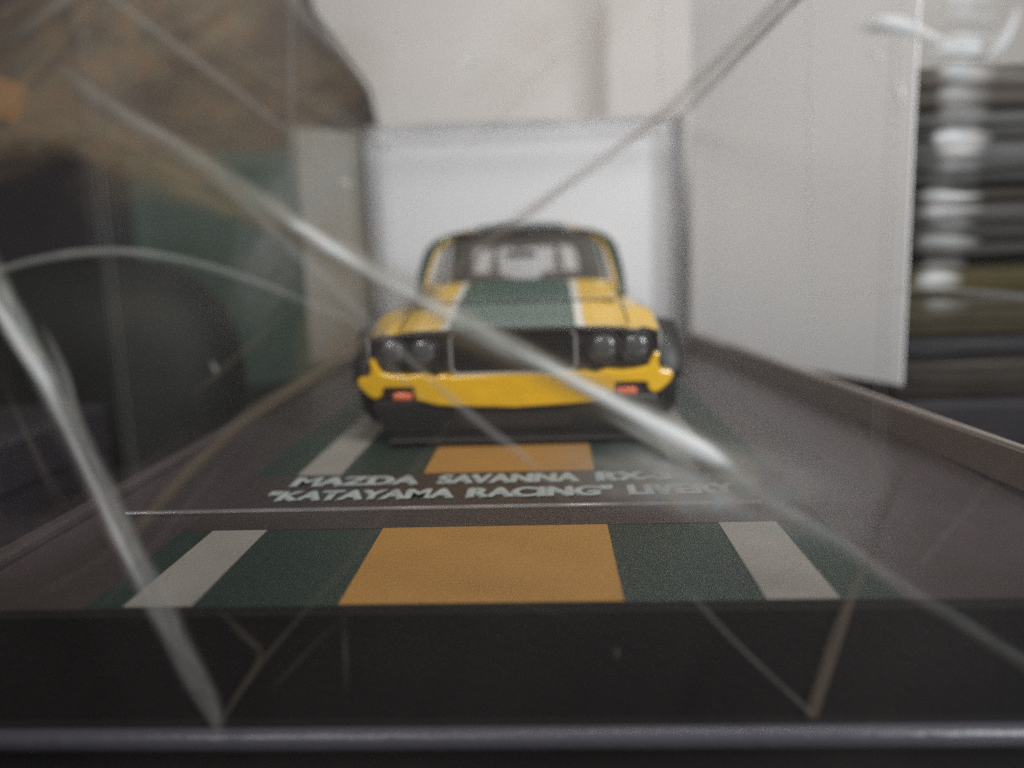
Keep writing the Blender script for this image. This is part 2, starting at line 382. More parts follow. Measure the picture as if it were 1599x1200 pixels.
# dark rounded shell on the left: lathe with a seam and a glossy rim
cen = at(150, 600, 5.2)
rx = (at(378, 600, 5.2) - cen).length
sh = empty('round_shell', 'black rounded shell bulging out of focus at the left of the base', 'container', (cen.x, 5.2, -1.12))
bm = bmesh.new()
bmesh.ops.create_uvsphere(bm, u_segments=48, v_segments=32, radius=1)
for v in bm.verts:
    p = v.co; sgn = lambda t: (1 if t >= 0 else -1)
    e = .72
    v.co = Vector((cen.x + sgn(p.x) * abs(p.x) ** e * rx, 5.2 + p.y * .95, cen.z + sgn(p.z) * abs(p.z) ** .8 * (at(190, 402, 5.2).z - cen.z) ))
o = mkobj('shell', bm, M['helmet'], smooth=True); o.parent = sh; o.location = -Vector(sh.location)
bm = bmesh.new(); lathe(bm, [(-1.12, .9), (-.9, .95), (cen.z - .2, .7)], 32, 'Z', (cen.x, 5.2, 0))
o = mkobj('foot', bm, M['blackbox'], smooth=True); o.parent = sh; o.location = -Vector(sh.location)

# stack of film-wrapped packs on the right
pack_cols = [((.022, .020, .024), 'charcoal'), ((.030, .024, .018), 'dark brown'), ((.018, .017, .020), 'charcoal'), ((.060, .048, .024), 'olive brown'),
             ((.115, .09, .03), 'mustard'), ((.03, .027, .024), 'dark grey'), ((.045, .040, .036), 'dark grey'), ((.05, .038, .024), 'dull brown'),
             ((.045, .045, .043), 'grey'), ((.06, .058, .056), 'grey'), ((.085, .068, .055), 'tan brown'), ((.10, .10, .105), 'grey'), ((.13, .12, .13), 'mauve grey'), ((.20, .18, .18), 'pale mauve')]
ys_px = [660, 622, 560, 528, 462, 405, 380, 318, 292, 222, 172, 104]
ordn = ['bottom', 'second', 'third', 'fourth', 'fifth', 'sixth', 'seventh', 'eighth', 'ninth', 'tenth', 'eleventh', 'twelfth', 'thirteenth', 'topmost']
zb = -1.12
YS = 6.2
for i in range(11):
    z_lo = -1.12 if i == 0 else zlast
    z_hi = at(1490, ys_px[i + 1], YS).z
    x0 = 4.50 + random.uniform(-.25, .03) ; dy = random.uniform(-.16, .16)
    cname = pack_cols[i][1]
    t = empty('wrapped_pack', f'{cname} film-wrapped pack, {ordn[i]} one of the stack at the right edge' if i < 10 else 'tan brown film-wrapped pack topmost in the stack at the right edge',
              'package', (6.4, YS + 2, z_lo), 'wrapped packs stacked at the right edge')
    def q(o): o.parent = t; o.location = Vector(o.location) - Vector(t.location); return o
    m = bpy.data.materials.new('pack'); 
    m = mat('pack_print', tuple(c * .62 for c in pack_cols[i][0]), .7, var=.7, scale=.9, coat=.05, spec=.2, bump=.6, bscale=1.6)
    m.node_tree.nodes['Principled BSDF'].inputs['Coat Roughness'].default_value = random.uniform(.2, .35)
    h = z_hi - z_lo
    b = min(.09, h * .3)
    q(boxo('carton_body', (x0, x0 + 4.5, YS + dy, YS + 3.6, z_lo + .002, z_hi - .002), m, bev=b, seg=5, smooth=True))
    mid = z_lo + h * random.uniform(.35, .6)
    bm = bmesh.new(); tube(bm, [(x0 + .05 + k * .4, YS + dy - .01 + .012 * math.sin(k * 1.7 + i), mid + .02 * math.sin(k * .9 + i * 2)) for k in range(11)], .035, 10)
    q(mkobj('film_seam', bm, m, smooth=True))
    zlast = z_hi

# ------------------------------------------------------------------ the toy car
CY = 3.0                                   # car nose in world y
CAR = empty('toy_car', 'yellow and green toy racing coupe with black grille and four round headlamps, facing the viewer', 'toy car', (.025, CY, Z2))
def part(name, bm, m, smooth=True, parent=None):
    return mkobj(name, bm, m, parent or CAR, smooth)

def paint_mat():
    m = bpy.data.materials.new('car_paint'); m.use_nodes = True; nt = m.node_tree; L = nt.links.new
    b = nt.nodes['Principled BSDF']
    tc = nt.nodes.new('ShaderNodeTexCoord'); sp = nt.nodes.new('ShaderNodeSeparateXYZ'); L(tc.outputs['Object'], sp.inputs[0])
    ab = nt.nodes.new('ShaderNodeMath'); ab.operation = 'ABSOLUTE'; L(sp.outputs[0], ab.inputs[0])
    cr = nt.nodes.new('ShaderNodeValToRGB'); cr.color_ramp.interpolation = 'CONSTANT'
    mr = nt.nodes.new('ShaderNodeMapRange'); mr.inputs[1].default_value = 0; mr.inputs[2].default_value = 1.6; L(ab.outputs[0], mr.inputs[0])
    L(mr.outputs[0], cr.inputs[0])
    green = (.010, .058, .038, 1); yellow = (.66, .40, .018, 1); white = (.62, .60, .52, 1)
    e = cr.color_ramp.elements; e[0].position = 0; e[0].color = green; e[1].position = .515 / 1.6; e[1].color = white
    for p, c in ((.585 / 1.6, yellow), (1.205 / 1.6, green)):
        x = e.new(p); x.color = c
    n = nt.nodes.new('ShaderNodeTexNoise'); n.inputs['Scale'].default_value = 9; L(tc.outputs['Object'], n.inputs['Vector'])
    mm = nt.nodes.new('ShaderNodeMix'); mm.data_type = 'RGBA'; mm.blend_type = 'MULTIPLY'; mm.inputs[0].default_value = .25
    L(cr.outputs[0], mm.inputs[6]); L(n.outputs['Fac'], mm.inputs[7]); L(mm.outputs[2], b.inputs['Base Color'])
    b.inputs['Roughness'].default_value = .33; b.inputs['Coat Weight'].default_value = .6; b.inputs['Coat Roughness'].default_value = .12
    return m
M['paint'] = paint_mat()
M['yellow'] = mat('yellow_paint', (.60, .34, .006), .3, var=.22, scale=1.6, coat=1, bump=.5, bscale=7)
M['green'] = mat('green_paint', (.012, .034, .027), .35, var=.1, coat=.5)
M['blackpl'] = mat('black_plastic', (.006, .005, .0045), .5, var=.2)
M['darktrim'] = mat('dark_trim', (.018, .015, .014), .4, var=.2)
M['tyre'] = mat('tyre_rubber', (.007, .0065, .0065), .6, bump=.3, bscale=30)
M['rimm'] = mat('wheel_metal', (.30, .29, .27), .35, metal=.8)
M['chrome'] = mat('chrome', (.22, .22, .21), .45, metal=.3)
M['lens'] = mat('lamp_glass', (.055, .055, .055), .12, spec=.8, coat=1)
M['reflector'] = mat('lamp_bowl', (.16, .16, .155), .3, metal=.7)
M['amber'] = mat('amber_lens', (.60, .13, .05), .3, coat=.6)
M['interior'] = mat('cabin_grey', (.05, .045, .04), .7, var=.2)
M['seat'] = mat('seat_brown', (.10, .07, .06), .8)
M['glass'] = clear('car_glass', .20, (.42, .38, .34), .07, .06, 3, .3)

zc = [(0, .93), (.78, 1.07), (.82, 1.095), (2.0, 1.235), (2.6, 1.2), (4.8, 1.14), (6.2, 1.06)]
zf = [(0, .895), (.7, 1.03), (.86, 1.0), (2.0, 1.02), (4.8, 1.08), (6.2, 1.0)]
xw = [(0, 1.20), (.25, 1.25), (3, 1.27), (5.6, 1.25), (6.2, 1.18)]
XH = .95
def arch(y):
    z = .20
    for wy in (.95, 4.95):
        d = abs(y - wy)
        if d < .50: z = max(z, .42 + math.sqrt(.25 - d * d) * 1.0)
    return z
def section(y):
    c, f, xm = lerp_tab(zc, y), lerp_tab(zf, y), lerp_tab(xw, y)
    a = arch(y); sh_ = f - .10
    a = min(a, sh_ - .03)
    return [(0, c + .012), (.25, c + .012), (.5, c + .008), (.75, c), (XH - .03, c - .012), (XH + .01, c - .05), (1.05, f + .02), (1.14, f),
            (xm - .04, f - .035), (xm, sh_), (xm + .012, sh_ + (a - sh_) * .35), (xm + .005, sh_ + (a - sh_) * .7), (xm - .02, a)]
ysn = sorted(set([round(i * .1, 3) for i in range(63)] + [.45, .46, 1.44, 1.45, 4.45, 4.46, 5.44, 5.45, 2.05]))
bm = bmesh.new(); rows = []
for y in ysn:
    s = section(y); yy = y
    row = []
    for x, z in [(-x, z) for x, z in reversed(s[1:])] + s:
        bow = -.05 * (1 - (abs(x) / 1.25) ** 2) if y < .3 else 0        # nose bows forward a little
        row.append(bm.verts.new((x, yy + bow * (1 - y / .3) if y < .3 else yy, z)))
    rows.append(row)
for (ya, A), (yb, B) in zip(zip(ysn, rows), zip(ysn[1:], rows[1:])):
    for k in range(len(A) - 1):
        mx = (abs(A[k].co.x) + abs(A[k + 1].co.x)) / 2
        if ya >= 2.05 and yb <= 5.15 and mx < .93: continue            # cabin opening
        bm.faces.new((A[k], A[k + 1], B[k + 1], B[k]))
bm.faces.new(rows[-1])
for v in list(bm.verts):
    if not v.link_faces: bm.verts.remove(v)
part('body', bm, M['paint'])
# hood shut line: thin dark strips
bm = bmesh.new()
for s in (-1, 1):
    bm = bmesh.new(); tube(bm, [(s * (XH + .015), y, lerp_tab(zc, y) - .045) for y in (.2, .5, .8, 1.2, 1.6, 2.0)], .010, 6)
    part('hood_seam', bm, M['darktrim'])
bm = bmesh.new(); tube(bm, [(x, .80, lerp_tab(zc, .8) + .012 - .012 * abs(x)) for x in (-.9, -.5, 0, .5, .9)], .016, 6)
part('hood_seam', bm, M['darktrim'])
# chassis and cabin tub
bm = bmesh.new(); box(bm, -1.12, 1.12, .2, 6.1, .12, .30); box(bm, -.85, .85, .05, 6.0, .25, .55); part('chassis', bm, M['blackpl'], False)
bm = bmesh.new(); box(bm, -.98, .98, 2.02, 5.3, .55, .62); box(bm, -.98, -.93, 2.02, 5.3, .62, 1.12); box(bm, .93, .98, 2.02, 5.3, .62, 1.12); part('cabin_tub', bm, M['interior'], False)
bm = bmesh.new(); box(bm, -.92, .92, 2.1, 2.42, .95, 1.17, bev=.04); part('dashboard', bm, M['interior'], False)
for s in (-1, 1):
    bm = bmesh.new(); box(bm, s * .45 - .24, s * .45 + .24, 3.15, 3.35, .62, 1.30, bev=.07, seg=3); box(bm, s * .45 - .24, s * .45 + .24, 2.75, 3.3, .60, .76, bev=.05); part('seat', bm, M['seat'])
# steering wheel on the right-hand side of the car (left in the picture)
bm = bmesh.new(); n = 28
tube(bm, [(-.45 + .17 * math.cos(2 * math.pi * k / n), 2.55 + .06 * math.sin(2 * math.pi * k / n), 1.12 + .15 * math.sin(2 * math.pi * k / n)) for k in range(n + 1)], .014, 6, False)
tube(bm, [(-.45, 2.42, 1.08), (-.45, 2.56, 1.12)], .02, 6); part('steering_wheel', bm, M['blackpl'])
# roll cage
bm = bmesh.new()
tube(bm, [(-.78, 4.0, .7), (-.78, 4.0, 1.35), (-.62, 4.0, 1.62), (.62, 4.0, 1.62), (.78, 4.0, 1.35), (.78, 4.0, .7)], .028, 8)
for x in (-.36, .42): tube(bm, [(x, 4.0, 1.62), (x, 4.05, .8)], .026, 8)
tube(bm, [(-.36, 4.0, 1.62), (-.55, 5.0, .9)], .024, 8); tube(bm, [(.42, 4.0, 1.62), (.6, 5.0, .9)], .024, 8)
part('roll_cage', bm, M['blackpl'])

# greenhouse
# corner points: windscreen base, roof front, roof rear, rear window base
WB = (1.02, 2.08, 1.14); WT = (.83, 2.95, 1.72); RT = (.80, 4.35, 1.70); RB = (.98, 5.20, 1.12)
def catm(pts, n=5):
    out = []; P = [pts[0]] + pts + [pts[-1]]
    for i in range(1, len(P) - 2):
        for k in range(n):
            t = k / n
            out.append(tuple(.5 * ((2 * P[i][j]) + (-P[i - 1][j] + P[i + 1][j]) * t + (2 * P[i - 1][j] - 5 * P[i][j] + 4 * P[i + 1][j] - P[i + 2][j]) * t * t
                                   + (-P[i - 1][j] + 3 * P[i][j] - 3 * P[i + 1][j] + P[i + 2][j]) * t ** 3) for j in range(3)))
    out.append(pts[-1]); return out
def strut(name, a, b, wa, wb, m):
    """flat-ish pillar between a and b, given widths"""
    bm = bmesh.new()
    for s in (-1,): pass
    a = Vector(a); b = Vector(b); vs = []
    for p, wd in ((a, wa), (b, wb)):
        for dx, dy in ((-1, -1), (1, -1), (1, 1), (-1, 1)): vs.append(bm.verts.new((p.x + dx * wd[0] / 2, p.y + dy * wd[1] / 2, p.z)))
    for f in ((0, 1, 2, 3), (4, 5, 6, 7), (0, 1, 5, 4), (1, 2, 6, 5), (2, 3, 7, 6), (3, 0, 4, 7)): bm.faces.new([vs[i] for i in f])
    bmesh.ops.bevel(bm, geom=bm.edges[:], offset=.018, segments=2, affect='EDGES')
    return part(name, bm, m)
for s in (-1, 1):
    bm = bmesh.new(); tube(bm, catm([(s * 1.07, 2.08, 1.06), (s * 1.065, 2.35, 1.32), (s * 1.02, 2.66, 1.56), (s * .94, 2.88, 1.66), (s * .80, 2.96, 1.715), (s * .62, 2.98, 1.735)]), .062, 10); part('windscreen_pillar', bm, M['green'])
    strut('door_pillar', (s * 1.10, 3.75, 1.04), (s * .93, 3.65, 1.74), (.05, .10), (.05, .10), M['green'])
    strut('rear_pillar', (s * .93, 4.95, 1.06), (s * .78, 4.25, 1.81), (.34, .62), (.26, .28), M['green'])
    # thin yellow drip rail along the pillar and roof side
    bm = bmesh.new(); tube(bm, [(s * 1.02, 2.02, 1.10), (s * 1.005, 2.29, 1.33), (s * .955, 2.60, 1.55), (s * .88, 2.82, 1.665), (s * .78, 2.88, 1.70)], .012, 8)
    part('drip_rail', bm, M['yellow'])
# roof: domed sheet with thickness
bm = bmesh.new(); NX, NY = 16, 14; top = []; 
def roofz(u, v):      # u -1..1 across, v 0..1 along
    return 1.69 + .20 * (1 - abs(u) ** 3.2) * (1 - .40 * (2 * v - 1) ** 4) + .0
for j in range(NY + 1):
    v = j / NY; r = []
    for i in range(NX + 1):
        u = -1 + 2 * i / NX; hx = .96 - .03 * v
        y = 2.92 + v * 1.46 - (.05 if v == 0 else 0) * (1 - u * u)
        r.append(bm.verts.new((u * hx, y, roofz(u, v))))
    top.append(r)
for A, B in zip(top, top[1:]):
    for k in range(NX): bm.faces.new((A[k], A[k + 1], B[k + 1], B[k]))
bmesh.ops.solidify(bm, geom=bm.faces[:], thickness=.07)
part('roof', bm, M['paint'])
# header trim, windscreen frame
bm = bmesh.new(); tube(bm, [(-.84, 2.91, 1.69), (-.5, 2.88, 1.75), (0, 2.86, 1.765), (.5, 2.88, 1.75), (.84, 2.91, 1.69)], .034, 8); part('windscreen_frame', bm, M['darktrim'])
bm = bmesh.new(); tube(bm, [(-1.0, 2.14, 1.16), (-.5, 2.03, 1.225), (0, 2.0, 1.24), (.5, 2.03, 1.225), (1.0, 2.14, 1.16)], .022, 8); part('windscreen_seal', bm, M['darktrim'])
def pane(name, quad, bow):
    bm = bmesh.new(); N = 10; rows_ = []
    bl, br, tr_, tl_ = [Vector(q) for q in quad]
    for j in range(5):
        v = j / 4; r = []
        for i in range(N + 1):
            u = i / N; p = (bl.lerp(br, u)).lerp(tl_.lerp(tr_, u), v); p.y += bow * (1 - (2 * u - 1) ** 2); r.append(bm.verts.new(p))
        rows_.append(r)
    for A, B in zip(rows_, rows_[1:]):
        for k in range(N): bm.faces.new((A[k], A[k + 1], B[k + 1], B[k]))
    return part(name, bm, M['glass'])
pane('windscreen', ((-1.0, 2.12, 1.13), (1.0, 2.12, 1.13), (.83, 2.97, 1.73), (-.83, 2.97, 1.73)), -.09)
pane('rear_window', ((-.92, 5.2, 1.12), (.92, 5.2, 1.12), (.78, 4.36, 1.79), (-.78, 4.36, 1.79)), .06)
for s in (-1, 1): pane('side_window', ((s * 1.08, 2.3, 1.1), (s * 1.08, 4.7, 1.1), (s * .93, 4.2, 1.72), (s * .93, 3.0, 1.72)), 0)
# dark sun strip with sagging lower edge + mirror
bm = bmesh.new(); N = 30; up = []; lo = []
for i in range(N + 1):
    x = -.80 + 1.6 * i / N
    sag = 1.625 - .055 * math.exp(-((x - .02) / .20) ** 2) - .10 * (abs(x) / .8) ** 3 + .008 * math.sin(x * 19)
    up.append(bm.verts.new((x, 2.97, 1.745))); lo.append(bm.verts.new((x, 2.80, sag)))
for k in range(N): bm.faces.new((up[k], up[k + 1], lo[k + 1], lo[k]))
bmesh.ops.solidify(bm, geom=bm.faces[:], thickness=.015)
part('sun_visor', bm, M['interior'])
bm = bmesh.new(); box(bm, -.17, .17, 2.62, 2.67, 1.47, 1.545, bev=.02); box(bm, -.015, .015, 2.66, 2.9, 1.54, 1.56); part('rear_view_mirror', bm, M['blackpl'], False)
# wipers
for x0 in (-.65, .05):
    bm = bmesh.new(); tube(bm, [(x0, 2.0, 1.245), (x0 + .28, 2.15, 1.26), (x0 + .58, 2.17, 1.262)], .009, 6); part('wiper', bm, M['blackpl'])
# nose: back plate, grille, lamp housings
bm = bmesh.new(); box(bm, -1.17, 1.17, .10, .20, .34, .885); part('nose_plate', bm, M['blackpl'], False)
bm = bmesh.new(); prism_xz(bm, [(-.50, .60), (-.46, .575), (.46, .575), (.50, .60), (.50, .90), (-.50, .90)], .02, .08); part('grille', bm, M['blackpl'], False)
for k in range(7):
    bm = bmesh.new(); z = .625 + k * .04; box(bm, -.475, .475, -.015, .03, z, z + .012); part('grille_bar', bm, M['darktrim'], False)
# chrome outline of the grille
def rounded(pts_, r, n=5):
    out = []; L_ = len(pts_)
    for i in range(L_):
        p, a, b = Vector(pts_[i]), Vector(pts_[i - 1]), Vector(pts_[(i + 1) % L_])
        d1 = (a - p).normalized() * r; d2 = (b - p).normalized() * r
        for k in range(n + 1):
            t = k / n; out.append((1 - t) ** 2 * (p + d1) + 2 * t * (1 - t) * p + t * t * (p + d2))
    return out
pl = rounded([(-.51, -.03, .905), (-.51, -.03, .565), (.51, -.03, .565), (.51, -.03, .905)], .07)
bm = bmesh.new(); tube(bm, pl + [pl[0]], .013, 8, False); part('grille_surround', bm, M['chrome'])
for s in (-1, 1):
    bm = bmesh.new(); tube(bm, [(s * 1.185, -.01, .62), (s * 1.195, -.01, .88)], .008, 6); part('nose_trim', bm, M['chrome'])
bm = bmesh.new()
tube(bm, [(-.50, -.03, .565), (.50, -.03, .565)], .012, 8); part('nose_trim', bm, M['chrome'])
for s in (-1, 1):
    h = [(s * .525, .58), (s * 1.16, .60), (s * 1.19, .66), (s * 1.19, .87), (s * .525, .905)]
    bm = bmesh.new(); prism_xz(bm, h, .03, .10); hs = part('lamp_housing', bm, M['darktrim'], False)
    for cx in (.74, 1.0):
        e = bmesh.new(); lathe(e, [(.03, .135), (-.02, .135), (-.035, .125), (-.02, .112), (.02, .112)], 32, 'Y', (s * cx, 0, .755)); hl = part('headlamp', e, M['darktrim'])
        e = bmesh.new(); lathe(e, [(.028, 0.0001), (.026, .06), (.01, .112), (.0, .113)], 32, 'Y', (s * cx, 0, .755)); mkobj('lamp_bowl', e, M['reflector'], hl, True)
        e = bmesh.new(); lathe(e, [(-.045, .0001), (-.042, .04), (-.03, .085), (-.008, .112)], 32, 'Y', (s * cx, 0, .755)); mkobj('lens', e, M['lens'], hl, True)
# hood brow overhanging the lamps
bm = bmesh.new(); br_pts = [(-1.18, .865), (-.9, .893), (-.54, .915), (.54, .915), (.9, .893), (1.18, .865)]
tube(bm, [(x, -.045 + .05 * (abs(x) / 1.2) ** 2, z) for x, z in br_pts], .020, 8); part('nose_brow', bm, M['darktrim'])

# yellow bumper / lower apron
half = [(0, .566), (.50, .562), (.545, .575), (.60, .572), (.66, .552), (.75, .585), (.88, .572), (1.0, .582), (1.085, .60), (1.12, .66), (1.145, .715), (1.185, .70),
        (1.175, .62), (1.20, .565), (1.285, .55), (1.30, .515), (1.27, .46), (1.20, .40), (1.15, .375), (1.10, .395), (1.075, .47), (.825, .475), (.80, .37), (.62, .322), (.3, .306), (0, .303)]
full = half + [(-x, z) for x, z in reversed(half[1:-1])]
bm = bmesh.new(); prism_xz(bm, full, -.13, .10, bev=.018, seg=2)
bmesh.ops.triangulate(bm, faces=[f for f in bm.faces if len(f.verts) > 4])
for v in bm.verts:                                        # bow: corners sweep back
    v.co.y += .10 * (abs(v.co.x) / 1.3) ** 3
part('bumper', bm, M['yellow'], False)
for s in (-1, 1):
    bm = bmesh.new(); box(bm, min(s * .81, s * 1.09), max(s * .81, s * 1.09), -.03, .10, .345, .475); hs = part('indicator', bm, M['blackpl'], False)
    bm = bmesh.new(); box(bm, min(s * .825, s * 1.0), max(s * .825, s * 1.0), -.08, -.03, .362, .430, bev=.025, seg=3); mkobj('lens', bm, M['amber'], hs, True)
# air dam
dam = [(-1.16, .37), (1.16, .37), (1.18, .28), (1.08, .10), (1.0, .06), (-1.0, .06), (-1.08, .10), (-1.18, .28)]
bm = bmesh.new(); prism_xz(bm, dam, -.06, .25, bev=.03); part('air_dam', bm, M['blackpl'])
bm = bmesh.new(); box(bm, -1.02, 1.02, -.24, .1, .035, .07, bev=.012); part('splitter', bm, M['blackpl'], False)
bm = bmesh.new(); prism_xz(bm, [(-.5, .25), (.5, .25), (.46, .13), (-.46, .13)], -.075, -.05); part('air_intake', bm, M['darktrim'], False)

# wheels and flares
def wheel(s, y):
    t0 = bmesh.new(); 
    x0, x1 = (1.10, 1.43)
    prof = [(s * x0, .30), (s * (x0 + .01), .37), (s * (x0 + .05), .415), (s * (x0 + .1), .42), (s * (x1 - .1), .42), (s * (x1 - .04), .412), (s * x1, .37), (s * (x1 + .005), .30), (s * (x1 - .02), .27), (s * (x0 + .02), .27)]
    lathe(t0, prof + [prof[0]], 48, 'X', (0, y, .42))
    # parent wheel: the hub drum
    hb = bmesh.new(); lathe(hb, [(s * (x0 - .2), .08), (s * (x0 + .1), .08)], 20, 'X', (0, y, .42)); hub = part('wheel', hb, M['blackpl'])
    mkobj('tyre', t0, M['tyre'], hub, True)
    rb = bmesh.new(); lathe(rb, [(s * (x0 + .02), .272), (s * (x1 - .03), .272), (s * (x1 - .01), .262), (s * (x1 - .05), .24), (s * (x1 - .10), .10), (s * (x1 - .06), .06), (s * (x1 - .05), .0001)], 32, 'X', (0, y, .42))
    mkobj('rim', rb, M['rimm'], hub, True)
for y in (.95, 4.95):
    for s in (-1, 1):
        wheel(s, y)
        bm = bmesh.new(); n = 22; rr = []
        for k in range(n + 1):
            a = math.pi * (k / n); ca, sa = math.cos(a), math.sin(a)
            ro, ri = .485, .445
            ring = [(s * 1.18, ri), (s * 1.42, ri), (s * 1.455, ri + .012), (s * 1.445, ri + .03), (s * 1.33, ro + .012), (s * 1.24, ro + .02), (s * 1.18, ro + .02)]
            rr.append([bm.verts.new((x, y - ca * r_, .42 + sa * r_ * .97)) for x, r_ in ring])
        for A, B in zip(rr, rr[1:]):
            for k in range(7): bm.faces.new((A[k], A[(k + 1) % 7], B[(k + 1) % 7], B[k]))
        bm.faces.new(rr[0]); bm.faces.new(rr[-1])
        part('fender_flare', bm, M['blackpl'])
# doors shut lines, handles, side sills, tail
for s in (-1, 1):
    bm = bmesh.new(); tube(bm, [(s * 1.285, 2.15, .98), (s * 1.29, 2.1, .6), (s * 1.27, 2.15, .24)], .008, 6); part('door_seam', bm, M['darktrim']); bm = bmesh.new(); tube(bm, [(s * 1.285, 3.75, .98), (s * 1.29, 3.8, .6), (s * 1.27, 3.75, .24)], .008, 6); part('door_seam', bm, M['darktrim'])
    bm = bmesh.new(); box(bm, min(s * 1.28, s * 1.31), max(s * 1.28, s * 1.31), 3.45, 3.65, .84, .88, bev=.01); part('door_handle', bm, M['chrome'], False)
    bm = bmesh.new(); box(bm, min(s * 1.12, s * 1.27), max(s * 1.12, s * 1.27), 1.5, 4.4, .12, .24, bev=.03); part('side_sill', bm, M['blackpl'], False)
    bm = bmesh.new(); box(bm, min(s * .7, s * 1.1), max(s * .7, s * 1.1), 6.18, 6.24, .74, .90, bev=.02); part('tail_lamp', bm, M['amber'], False)
bm = bmesh.new(); box(bm, -1.15, 1.15, 6.18, 6.30, .45, .58, bev=.03); part('rear_bumper', bm, M['yellow'], False)

# ------------------------------------------------------------------ clear wrap with its folds
wrap = empty('clear_wrap', 'creased clear plastic wrap stretched across the front of the display box', 'plastic wrap', (0, -.46, -1.12))
FY = -.46
def film_y(x, z): return FY + .035 * math.sin(x * .9 + .4) * math.sin(z * .8) - .02 * math.sin(x * 2.1 + z * 1.3)
bm = bmesh.new(); NX, NZ = 60, 44; g = []
for j in range(NZ + 1):
    z = -.74 + 5.6 * j / NZ
    g.append([bm.verts.new((x, film_y(x, z), z)) for x in [-4.2 + 8.8 * i / NX for i in range(NX + 1)]])
for A, B in zip(g, g[1:]):
    for k in range(NX): bm.faces.new((A[k], A[k + 1], B[k + 1], B[k]))
# over the top and back, so the wrap encloses the box
e = [g[-1]]
for y in (1, 3, 5, 7, 9.9):
    e.append([bm.verts.new((v.co.x, y, 4.86 + .05 * math.sin(v.co.x * 2 + y))) for v in g[-1]])
for A, B in zip(e, e[1:]):
    for k in range(NX): bm.faces.new((A[k], A[k + 1], B[k + 1], B[k]))
o = mkobj('film', bm, M['film'], smooth=True); o.parent = wrap; o.location = -Vector(wrap.location)

def catmull(pts, n=8):
    out = []; P = [pts[0]] + pts + [pts[-1]]
    for i in range(1, len(P) - 2):
        for k in range(n):
            t = k / n
            out.append(tuple(.5 * ((2 * P[i][j]) + (-P[i - 1][j] + P[i + 1][j]) * t + (2 * P[i - 1][j] - 5 * P[i][j] + 4 * P[i + 1][j] - P[i + 2][j]) * t * t
                                   + (-P[i - 1][j] + 3 * P[i][j] - 3 * P[i + 1][j] + P[i + 2][j]) * t ** 3) for j in range(len(pts[0]))))
    out.append(pts[-1]); return out
cnt = [0]
def fold(pts, m, height=.26):
    """pts: (pixel x, pixel y, pixel width, amount); a raised ridge in the film"""
    cnt[0] += 1
    P = catmull([tuple(map(float, p)) for p in pts])
    bm = bmesh.new(); uvl = bm.loops.layers.uv.new('UVMap'); al = bm.verts.layers.float.new('amount')
    prev = None; L_ = 0; rows_ = []
    W = [at(p[0], p[1], FY) for p in P]
    for i, p in enumerate(P):
        c_ = W[i]; t = (W[min(i + 1, len(W) - 1)] - W[max(i - 1, 0)]); t.y = 0; t.normalize()
        nrm = Vector((-t.z, 0, t.x)); wd = p[2] * 1.4 / FPX * (FY - CAM_LOC.y)
        wd *= 1 + .18 * noise.noise(Vector((p[0] * .012, p[1] * .012, cnt[0])))
        if i: L_ += (W[i] - W[i - 1]).length
        r = []
        for k in range(9):
            v = k / 8; s = (v - .5) * wd; hgt = min(height * wd * .5, .05 * min(1, (16 / p[2]) ** 2)) * max(0, math.cos((v - .5) * math.pi)) ** 1.5 + .004 + .02 * min(1, 16 / p[2])
            if m == 'cr_painted_glint': hgt += .02
            q_ = c_ + nrm * s; q_.y = film_y(q_.x, q_.z) - hgt
            vv = bm.verts.new(q_); vv[al] = max(0, p[3]); r.append((vv, v))
        rows_.append((r, L_))
    for (A, la), (B, lb) in zip(rows_, rows_[1:]):
        for k in range(8):
            f = bm.faces.new((A[k][0], A[k + 1][0], B[k + 1][0], B[k][0]))
            for lp, (uu, vv) in zip(f.loops, ((la, A[k][1]), (la, A[k + 1][1]), (lb, B[k + 1][1]), (lb, B[k][1]))): lp[uvl].uv = (uu + cnt[0] * 3.7, vv)
    o = mkobj('fold', bm, M[m], smooth=True); o.parent = wrap; o.location = -Vector(wrap.location)
    return o
# great diagonal
fold([(90, 110, 26, 0), (200, 185, 30, .22), (300, 245, 32, .30), (400, 310, 34, .40), (490, 368, 34, .75), (560, 410, 36, .62), (640, 455, 38, .60), (700, 490, 38, .72), (800, 545, 36, .70),
      (870, 580, 34, .72), (950, 625, 38, .85), (1040, 670, 44, 1.0), (1100, 705, 44, .9), (1150, 745, 40, .25), (1180, 770, 30, 0)], 'cr_white')
fold([(1100, 720, 26, 0), (1180, 775, 30, .3), (1250, 815, 28, .42), (1330, 865, 28, .36), (1420, 925, 26, .22), (1520, 985, 26, .22), (1620, 1050, 26, .16)], 'cr_grey')
fold([(930, 640, 10, 0), (1000, 678, 14, .8), (1060, 712, 16, .9), (1090, 730, 12, 0)], 'cr_white')
fold([(1060, 640, 40, 0), (1120, 715, 70, .25), (1170, 770, 60, .15), (1230, 800, 40, 0)], 'cr_tan')
# left diagonal
fold([(-20, 390, 40, .3), (10, 470, 46, .8), (60, 560, 46, .85), (110, 655, 46, .6), (160, 760, 46, .5), (200, 850, 48, .6), (250, 945, 48, .42), (295, 1040, 46, .32), (330, 1105, 40, .3), (343, 1140, 18, .2)], 'cr_white')
fold([(70, 500, 12, 0), (105, 575, 16, .7), (125, 640, 14, .5), (150, 700, 12, 0)], 'cr_grey')
